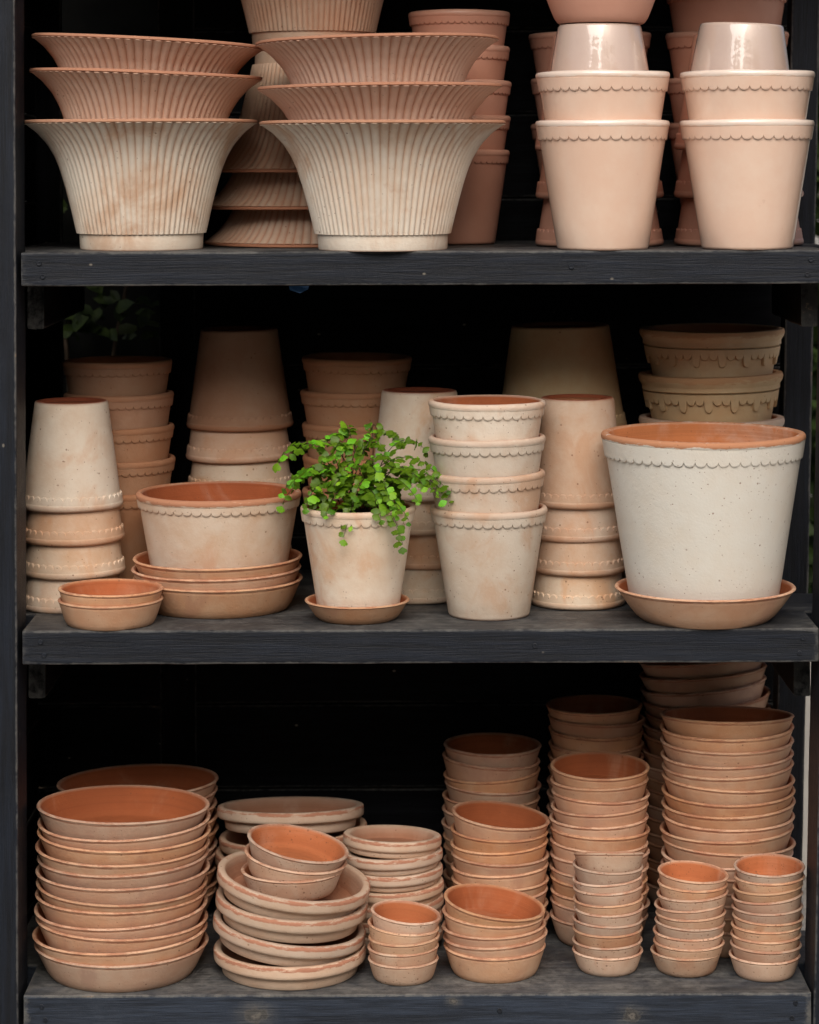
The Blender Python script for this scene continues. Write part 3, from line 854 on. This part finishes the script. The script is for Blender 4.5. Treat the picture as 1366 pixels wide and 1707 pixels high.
# ------------------------------------------------------------------ bottom shelf
SA, SPK, PL = M['saucer'], M['speckled'], M['plate']
dish_stack('wide_saucer', 'saucer', 'wide saucers beside the left post', saucer_mesh(0.1485, 0.1215, 0.055), 0.055, SA, 197, 0.130, Z3, 12, 0.0211,
           lambda k: 'wide terracotta saucer in front stack beside left post, %s of twelve' % ORD[k], lastpx=203, tilts=[(-1.5, 1.0), (.4, -.8), (0, .8), (0, .3), (0, -1.0)])
dish_stack('wide_saucer', 'saucer', 'wide saucers in the back left corner', saucer_mesh(0.1485, 0.1215, 0.055), 0.055, SA, 226, 0.445, Z3, 10, 0.0218,
           lambda k: 'wide terracotta saucer in the dark back left corner stack, %s' % ORD[k], tilts=[(-2, -1.5), (-1, -2)])
pm = plate_mesh(0.1315, 0.1165, 0.041, 0.0200)
dish_stack('thick_rim_saucer', 'saucer', 'tilted thick-rimmed saucers in front', pm, 0.041, PL, 480, 0.135, Z3, 4, 0.04,
           lambda k: 'wide thick-rimmed saucer in the slumped front stack, %s of four' % ORD[k],
           zs=(0.0, 0.0425, 0.083, 0.122), tilts=[(3.5, 8.2), (1.5, 5.2), (1.0, 7.2), (0, 0)], dxs=(4, 1, -3, -1), dys=(0, 0, 0, 0))
dish_stack('small_saucer', 'saucer', 'small saucers on the slumped stack', saucer_mesh(0.0885, 0.072, 0.041), 0.041, SPK, 487, 0.125, Z3, 3, 0.0215,
           lambda k: 'small speckled saucer lying on the slumped thick-rimmed stack, %s of three' % ORD[k],
           z0=0.138, tilts=[(3.5, 11.5), (3.5, 8.5), (3.5, 8.0)], dxs=(3, 0, -4), dys=(0, 0, 0))
dish_stack('thick_rim_saucer', 'saucer', 'thick-rimmed saucers at the back', plate_mesh(0.136, 0.1205, 0.041, 0.0200), 0.041, PL, 481, 0.425, Z3, 5, 0.0405,
           lambda k: 'wide thick-rimmed saucer at the back behind slumped stack, %s' % ORD[k],
           zs=(0, 0.0405, 0.082, 0.124, 0.170), tilts=[(-7.5, -0.4), (-2, -5), (0, 2), (0, -2), (0, 0)], dxs=(0, 6, -2, 3, 0))
dish_stack('thick_rim_saucer', 'saucer', 'small thick-rimmed saucers', plate_mesh(0.0875, 0.079, 0.0285, 0.0175), 0.0285, PL, 652, 0.282, Z3, 7, 0.0275,
           lambda k: 'small thick-rimmed saucer in neat stack right of slumped one, %s' % ORD[k],
           tilts=[(-4, 2.0), (-2, -1.8), (-1, -1.5), (0, -2.2), (0, -2.5), (0, -2)], dxs=(-2, 0, 1, 2, 2, 0))
tiny = saucer_mesh(0.0605, 0.0485, 0.036, 0.005)
dish_stack('tiny_saucer', 'saucer', 'tiny saucers in front of the middle', saucer_mesh(0.0605, 0.0500, 0.036, 0.0055), 0.036, SPK, 668, 0.092, Z3, 5, 0.0187,
           lambda k: 'tiny speckled saucer in short front stack of five, %s' % ORD[k], tilts=[(2, 6.5), (1, 5), (0, -1.5), (0, -1.0)], dxs=(3, -1, 2, 0))
dish_stack('small_saucer', 'saucer', 'small saucers in front of the middle', saucer_mesh(0.0885, 0.0725, 0.046), 0.046, SA, 821, 0.122, Z3, 5, 0.0185,
           lambda k: 'small terracotta saucer in the front stack of five, %s' % ORD[k], tilts=[(2.5, 8.5), (0.5, 2.5), (0, -2.0), (0, -3.0)], dxs=(-2, -2, 0, 2), lastpx=819)
dish_stack('small_saucer', 'saucer', 'small saucers in the middle row', saucer_mesh(0.0875, 0.072, 0.047), 0.047, SA, 829, 0.303, Z3, 9, 0.0218,
           lambda k: 'small terracotta saucer in middle-row stack behind stack of five, %s' % ORD[k], tilts=[(1, 6.5), (0, 2.0), (0, -2), (0, 1), (0, -2)], dxs=(0, -1, 0, 1, 1))
dish_stack('small_saucer', 'saucer', 'small saucers in the back row', saucer_mesh(0.090, 0.074, 0.047), 0.047, SA, 816, 0.490, Z3, 12, 0.0235,
           lambda k: 'small terracotta saucer in shaded back stack left of taller one, %s' % ORD[k], tilts=[(0.5, 1), (0, 4), (0, -3), (0, 2)])
dish_stack('small_saucer', 'saucer', 'small saucers in the tall middle stack', saucer_mesh(0.0885, 0.073, 0.047), 0.047, SA, 996, 0.305, Z3, 13, 0.0218,
           lambda k: 'terracotta saucer in tall middle stack behind the tiny speckled ones, %s' % ORD[k], tilts=[(3, .5), (0, -1), (0, 1.5), (0, -2.5), (0, -1.5)])
dish_stack('small_saucer', 'saucer', 'small saucers in the tall back stack', saucer_mesh(0.0895, 0.073, 0.048), 0.048, SA, 989, 0.500, Z3, 15, 0.0236,
           lambda k: 'terracotta saucer in dark tall back stack at the centre right, %s' % ORD[k])
dish_stack('wide_saucer', 'saucer', 'leaning saucers at the back right', saucer_mesh(0.1195, 0.098, 0.050), 0.050, SA, 1170, 0.527, Z3, 18, 0.0242,
           lambda k: 'medium saucer in leaning back stack reaching up behind the shelf edge, %s' % ORD[k], tilts=[(-5, -5.5), (-4, -5), (-3, -6), (0, -4.5), (0, -3), (0, -2)], dxs=(0, 1, 2, 6, 8, 6, 4))
dish_stack('wide_saucer', 'saucer', 'saucers in the tallest right stack', saucer_mesh(0.1175, 0.097, 0.050), 0.050, SA, 1208, 0.285, Z3, 17, 0.0222,
           lambda k: 'medium saucer in the tallest stack by the right post, %s' % ORD[k], lastpx=1211, tilts=[(-5, .3), (0, -1), (0, -.8), (0, -1.5), (0, -2.2)])
dish_stack('tiny_saucer', 'saucer', 'tiny saucers, left of the three stacks', tiny, 0.036, SPK, 1010, 0.135, Z3, 10, 0.0179,
           lambda k: 'tiny speckled saucer, left of the three small front stacks, %s' % ORD[k], tilts=[(-14, 0), (0, 2), (0, -4), (0, -3), (0, -2)], dxs=(2, -1, 0, 1, 0))
dish_stack('tiny_saucer', 'saucer', 'tiny saucers, middle of the three stacks', tiny, 0.036, SPK, 1141, 0.126, Z3, 9, 0.0166,
           lambda k: 'tiny speckled saucer, middle of the three small front stacks, %s' % ORD[k], lastpx=1152, tilts=[(2, 4), (0, 1), (0, -3), (0, -3.5), (0, -2)])
dish_stack('tiny_saucer', 'saucer', 'tiny saucers, right of the three stacks', tiny, 0.036, SPK, 1270, 0.104, Z3, 10, 0.0168,
           lambda k: 'tiny speckled saucer, right of the three small front stacks, %s' % ORD[k], lastpx=1279, tilts=[(3, -.5), (0, -1.5), (0, -4), (0, -5), (0, -1.5)])

# ------------------------------------------------------------------ fern
def leaflet_mesh(name, seed, lobes=4):
    """fan-shaped leaflet with a notched outer edge, hinged at the origin, about 1 long"""
    rng = random.Random(seed)
    verts = [(0, 0, 0)]
    n = lobes * 3
    mid = []
    for i in range(n + 1):
        u = i / n
        ang = R(-62 + 124 * u)
        lob = 0.90 + 0.13 * abs(math.sin(PI * lobes * u)) + rng.uniform(-.03, .03)
        rad = lob * (0.80 + 0.2 * math.cos(ang))
        x, y = rad * math.cos(ang), rad * math.sin(ang) * 0.86
        verts.append((x, y, -0.22 * x * x - 0.30 * y * y + 0.05 * math.sin(3 * ang)))
    faces = []
    base = len(verts)
    for i in range(n + 1):
        x, y, z = verts[1 + i]
        x, y = x * 0.52, y * 0.52
        verts.append((x, y, -0.16 * x * x - 0.2 * y * y + 0.02))
    for i in range(n):
        faces.append((0, base + i, base + i + 1))
        faces.append((base + i, 1 + i, 2 + i, base + i + 1))
    return mesh_from(name, verts, faces)

LEAFM = [leaflet_mesh('leaflet', s, l) for s, l in ((1, 4), (2, 3), (3, 5), (4, 4), (5, 3), (6, 4))]

def tube(path, r0, r1, sides=5):
    verts, faces = [], []
    n = len(path)
    for i, p in enumerate(path):
        d = (path[min(i + 1, n - 1)] - path[max(i - 1, 0)]).normalized()
        a = d.orthogonal().normalized()
        b = d.cross(a)
        r = r0 + (r1 - r0) * i / (n - 1)
        for k in range(sides):
            t = 2 * PI * k / sides
            verts.append(tuple(p + a * (r * math.cos(t)) + b * (r * math.sin(t))))
    for i in range(n - 1):
        for k in range(sides):
            k2 = (k + 1) % sides
            faces.append((i * sides + k, i * sides + k2, (i + 1) * sides + k2, (i + 1) * sides + k))
    return verts, faces

SOILZ = FZ + 0.160
fern = empty('maidenhair_fern', (FX, FY, SOILZ))
tag(fern, 'bright green maidenhair fern spilling over the pale pot', 'fern')
sp = [(0.001, 0.004, 0, 0, 0), (0.03, 0.005, 0, 0, 0), (0.06, 0.003, 0, 0, 0), (0.0855, 0.0, 0, 0, 0)]
link('soil', lathe('soil', sp, 48, closed=False, wob=0.01), M['soil'], fern)

# frond tips, in metres relative to the soil centre (right, back, up) with the height of the arch
rf = random.Random(21)
tips = [(-0.135, -0.02, 0.095, 0.15), (-0.125, -0.03, 0.045, 0.11), (-0.105, 0.02, 0.105, 0.14), (-0.06, 0.03, 0.120, 0.15), (-0.02, 0.03, 0.138, 0.15), (0.03, 0.04, 0.140, 0.155),
        (0.07, 0.03, 0.125, 0.15), (0.115, 0.02, 0.110, 0.14), (0.135, -0.02, 0.075, 0.12), (0.165, -0.03, 0.022, 0.10), (0.14, -0.05, 0.035, 0.095), (0.10, -0.08, 0.035, 0.09),
        (0.075, -0.105, -0.035, 0.07), (0.04, -0.10, 0.010, 0.08), (-0.02, -0.108, -0.022, 0.07), (-0.05, -0.10, 0.015, 0.08), (-0.085, -0.07, 0.025, 0.085), (-0.02, -0.05, 0.085, 0.10),
        (0.03, -0.06, 0.075, 0.10), (0.06, -0.03, 0.095, 0.11), (-0.06, -0.03, 0.095, 0.11), (0.0, -0.085, 0.045, 0.085), (0.09, -0.05, 0.070, 0.10), (-0.09, -0.02, 0.075, 0.10),
        (0.085, -0.10, 0.005, 0.075), (-0.04, -0.075, 0.060, 0.09), (0.055, -0.085, 0.040, 0.085), (0.0, 0.0, 0.115, 0.12), (-0.128, 0.0, 0.02, 0.12), (0.070, -0.108, -0.015, 0.065), (0.15, -0.04, 0.05, 0.11), (-0.11, -0.05, 0.06, 0.10), (0.11, -0.06, 0.06, 0.10), (-0.035,0.0,0.11,0.13), (0.045,0.0,0.112,0.13)]
n_leaf = 0
extra_v, extra_f = [], []
for fi, (tx, ty, tz, arch) in enumerate(tips):
    root = Vector((rf.uniform(-.028, .028), rf.uniform(-.028, .028), 0.004))
    tip = Vector((tx, ty, tz))
    ctrl = Vector((root.x + (tx - root.x) * 0.45, root.y + (ty - root.y) * 0.45, max(arch, tz) * 1.25))
    path = []
    for i in range(15):
        t = i / 14
        p = root * (1 - t) ** 2 + ctrl * (2 * t * (1 - t)) + tip * t * t
        p += Vector((math.sin(t * 9 + fi), math.cos(t * 8 + fi * 2), 0)) * 0.0018
        path.append(p)
    v, f = tube(path, 0.0010, 0.00045)
    frond = link('frond', mesh_from('frond', v, f), M['stem'], fern)
    start = 0.40
    m = 17
    for li in range(m):
        t = start + (1 - start) * (li + rf.uniform(-.2, .2)) / (m - 1)
        t = max(0.2, min(1.0, t))
        p = root * (1 - t) ** 2 + ctrl * (2 * t * (1 - t)) + tip * t * t
        d = (ctrl - root) * (2 * (1 - t)) + (tip - ctrl) * (2 * t)
        d.normalize()
        side = d.cross(Vector((0, 0, 1)))
        if side.length < 0.1:
            side = Vector((1, 0, 0))
        side.normalize()
        sgn = 1 if li % 2 else -1
        if li == m - 1:
            sgn = 0
        out = (side * sgn * rf.uniform(0.7, 1.1) + d * rf.uniform(0.4, 0.9) + Vector((0, -0.25, rf.uniform(-.45, .15)))).normalized()
        p = p + out * 0.004
        size = rf.choice((0.6, 0.8, 0.95, 1.0, 1.2)) * rf.uniform(0.0108, 0.0155) * (1.0 - 0.25 * abs(t - 0.65))
        nrm = Vector((rf.uniform(-.5, .5), rf.uniform(-0.95, -0.1), rf.uniform(0.35, 1.0)))
        nrm = (nrm - out * nrm.dot(out)).normalized()
        mt = Matrix((out, nrm.cross(out), nrm)).transposed().to_4x4()
        mt = Matrix.Translation(p) @ mt @ Matrix.Scale(size, 4)
        inner_leaf = li % 2 == 1 or li == 0
        if inner_leaf:
            me = LEAFM[li % 6]
            b0 = len(extra_v)
            extra_v += [tuple(mt @ vv.co) for vv in me.vertices]
            extra_f += [tuple(b0 + q for q in pl.vertices) for pl in me.polygons]
        else:
            lf = link('leaflet', LEAFM[(li + fi) % 6], M['leaf'], frond)
            lf.matrix_parent_inverse = Matrix.Identity(4)
            lf.matrix_basis = mt
        n_leaf += 1
# small leaflets deep inside the clump, too many to pick apart
for i in range(170):
    th, rr_ = rf.uniform(0, 6.28), 0.075 * math.sqrt(rf.random())
    p = Vector((rr_ * math.cos(th), rr_ * math.sin(th) - 0.01, rf.uniform(0.02, 0.095) * (1 - (rr_ / 0.11) ** 2)))
    out = Vector((math.cos(th), math.sin(th), rf.uniform(-.4, .5))).normalized()
    nrm = Vector((rf.uniform(-.5, .5), rf.uniform(-0.9, 0), rf.uniform(0.3, 1.0)))
    nrm = (nrm - out * nrm.dot(out)).normalized()
    mt = Matrix.Translation(p) @ Matrix((out, nrm.cross(out), nrm)).transposed().to_4x4() @ Matrix.Scale(rf.uniform(.012, .019), 4)
    me = LEAFM[i % 6]
    b0 = len(extra_v)
    extra_v += [tuple(mt @ vv.co) for vv in me.vertices]
    extra_f += [tuple(b0 + q for q in pl.vertices) for pl in me.polygons]
ex = link('inner_foliage', mesh_from('inner_foliage', extra_v, extra_f), M['leaf'], fern)
ex['kind'] = 'stuff'

# ------------------------------------------------------------------ small scraps
sv = [(-0.017, 0, 0), (0.0, 0.002, 0), (0.017, 0, 0), (-0.015, -0.002, -0.007), (0.002, -0.004, -0.012), (0.015, 0.001, -0.006)]
sv2 = sv + [(x, y + 0.0008, z) for x, y, z in sv]
sf = [(0, 3, 4, 1), (1, 4, 5, 2), (6, 7, 10, 9), (7, 8, 11, 10), (0, 6, 9, 3), (2, 5, 11, 8), (3, 9, 10, 4), (4, 10, 11, 5), (0, 1, 7, 6), (1, 2, 8, 7)]
o = link('tape_scrap', mesh_from('tape_scrap', sv2, sf, smooth=False), M['blue'])
tag(o, 'small scrap of blue tape under the top shelf board', 'tape')
o.location = (wx(498, 0.03), 0.03, Z1 - TH - 0.0025)

# ------------------------------------------------------------------ what stands behind and beside the rack
def slab(name, x0, x1, y0, y1, z0, z1, mat, label, cat):
    n = 8
    o = link(name, timber_mesh(x1 - x0, y1 - y0, z1 - z0, bev=0.012, seed=90), mat)
    o.location = ((x0 + x1) / 2, (y0 + y1) / 2, (z0 + z1) / 2)
    return tag(o, label, cat)
slab('added_shade_wall', -2.2, 0.80, 1.10, 1.22, 0.0, 2.9, M['wall'], 'added dark wall behind the rack, keeping sky light off the opening', 'wall')  # near-black wall added to cut the sky light behind the rack
slab('garden_wall', 0.83, 4.0, 1.75, 1.93, 0.0, 0.62, M['plaster'], 'pale low wall glimpsed past the right post of the rack', 'wall')

def shrub(name, label, x0, x1, y0, y1, z0, z1, n, size, seed):
    rng = random.Random(seed)
    root = empty(name, ((x0 + x1) / 2, (y0 + y1) / 2, 0))
    tag(root, label, 'shrub')
    bx, by = root.location.x, root.location.y
    v, f = [], []
    for i in range(n):
        p = Vector((rng.uniform(x0, x1) - bx, rng.uniform(y0, y1) - by, rng.uniform(z0, z1)))
        if mnoise.noise(p * 5 + Vector((seed, 0, 0))) < -0.12:
            continue
        out = Vector((rng.uniform(-1, 1), rng.uniform(-1, .3), rng.uniform(-.8, .5))).normalized()
        nrm = Vector((rng.uniform(-.6, .6), rng.uniform(-1, 0), rng.uniform(.1, 1)))
        nrm = (nrm - out * nrm.dot(out)).normalized()
        s = size * rng.uniform(.6, 1.25)
        y = nrm.cross(out)
        b = len(v)
        for (a_, c_, d_) in ((0, 0, 0), (.35, .27, .04), (.7, .22, 0), (1, 0, -.12), (.7, -.22, 0), (.35, -.27, .04), (.45, 0, -.04)):
            v.append(tuple(p + out * (a_ * s) + y * (c_ * s) + nrm * (d_ * s)))
        for k in range(6):
            f.append((b + 6, b + k, b + (k + 1) % 6))
    link('crown', mesh_from('crown', v, f), M['shrub' if seed == 9 else 'ivy'], root)
    for k in range(4):
        sx = (x1 - x0) * (k + .5) / 4 + x0 - bx
        path = [Vector((sx + 0.03 * math.sin(i * 1.3 + k), 0.02 * math.cos(i + k), z1 * 0.92 * i / 9)) for i in range(10)]
        tv, tf = tube(path, 0.010, 0.004, 6)
        link('trunk', mesh_from('trunk', tv, tf), M['bark'], root)
    return root
shrub('climbing_shrub', 'dark leafy shrub seen through the opening at the back left', -0.80, -0.48, 0.97, 1.07, 1.33, 1.62, 260, 0.05, 5)
shrub('garden_shrub', 'green shrub glimpsed past the right edge of the rack', 0.82, 1.5, 2.0, 2.9, 0.1, 3.2, 16000, 0.07, 9)

# unseen hedges added behind the camera: block low sky, give the glazes reflections
def hedge(name, label, x0, x1, y0, y1, h, seed):
    rng = random.Random(seed)
    nx, nz = 40, 26
    v, f = [], []
    for s_, yy in ((1, y1), (-1, y0)):
        for i in range(nx + 1):
            for k in range(nz + 1):
                x = x0 + (x1 - x0) * i / nx
                z = h * k / nz
                d = 0.5 * mnoise.noise(Vector((x * 0.9, z * 0.9, seed))) + 0.25 * mnoise.noise(Vector((x * 3, z * 3, seed + 4)))
                v.append((x + 0.2 * d, yy + s_ * d, z + (0.5 * d if k == nz else 0)))
    st = (nx + 1) * (nz + 1)
    for i in range(nx):
        for k in range(nz):
            a_ = i * (nz + 1) + k
            f.append((a_, a_ + 1, a_ + nz + 2, a_ + nz + 1))
            f.append((st + a_, st + a_ + nz + 1, st + a_ + nz + 2, st + a_ + 1))
    for i in range(nx):
        a_ = i * (nz + 1) + nz
        f.append((a_, st + a_, st + a_ + nz + 1, a_ + nz + 1))
    for i in (0, nx):
        for k in range(nz):
            a_ = i * (nz + 1) + k
            f.append((a_, st + a_, st + a_ + 1, a_ + 1))
    o = link(name, mesh_from(name, v, f), M['hedge'])
    tag(o, label, 'hedge', None, 'stuff')
    return o
M['hedge'] = plain('added_hedge_leaves', (0.015, 0.03, 0.008), (0.045, 0.075, 0.02), 14, 0.7, 1.0, 0.05)
hedge('added_shade_hedge', 'added dark hedge behind the camera to shape light, left of the gap', -16, -0.9, -11.4, -10.2, 6.2, 2)
hedge('added_shade_hedge', 'added dark hedge behind the camera to shape light, between the gaps', 0.6, 4.2, -11.4, -10.2, 6.0, 3)
hedge('added_shade_hedge', 'added dark hedge behind the camera to shape light, right of both gaps', 5.0, 17, -11.4, -10.2, 6.3, 4)
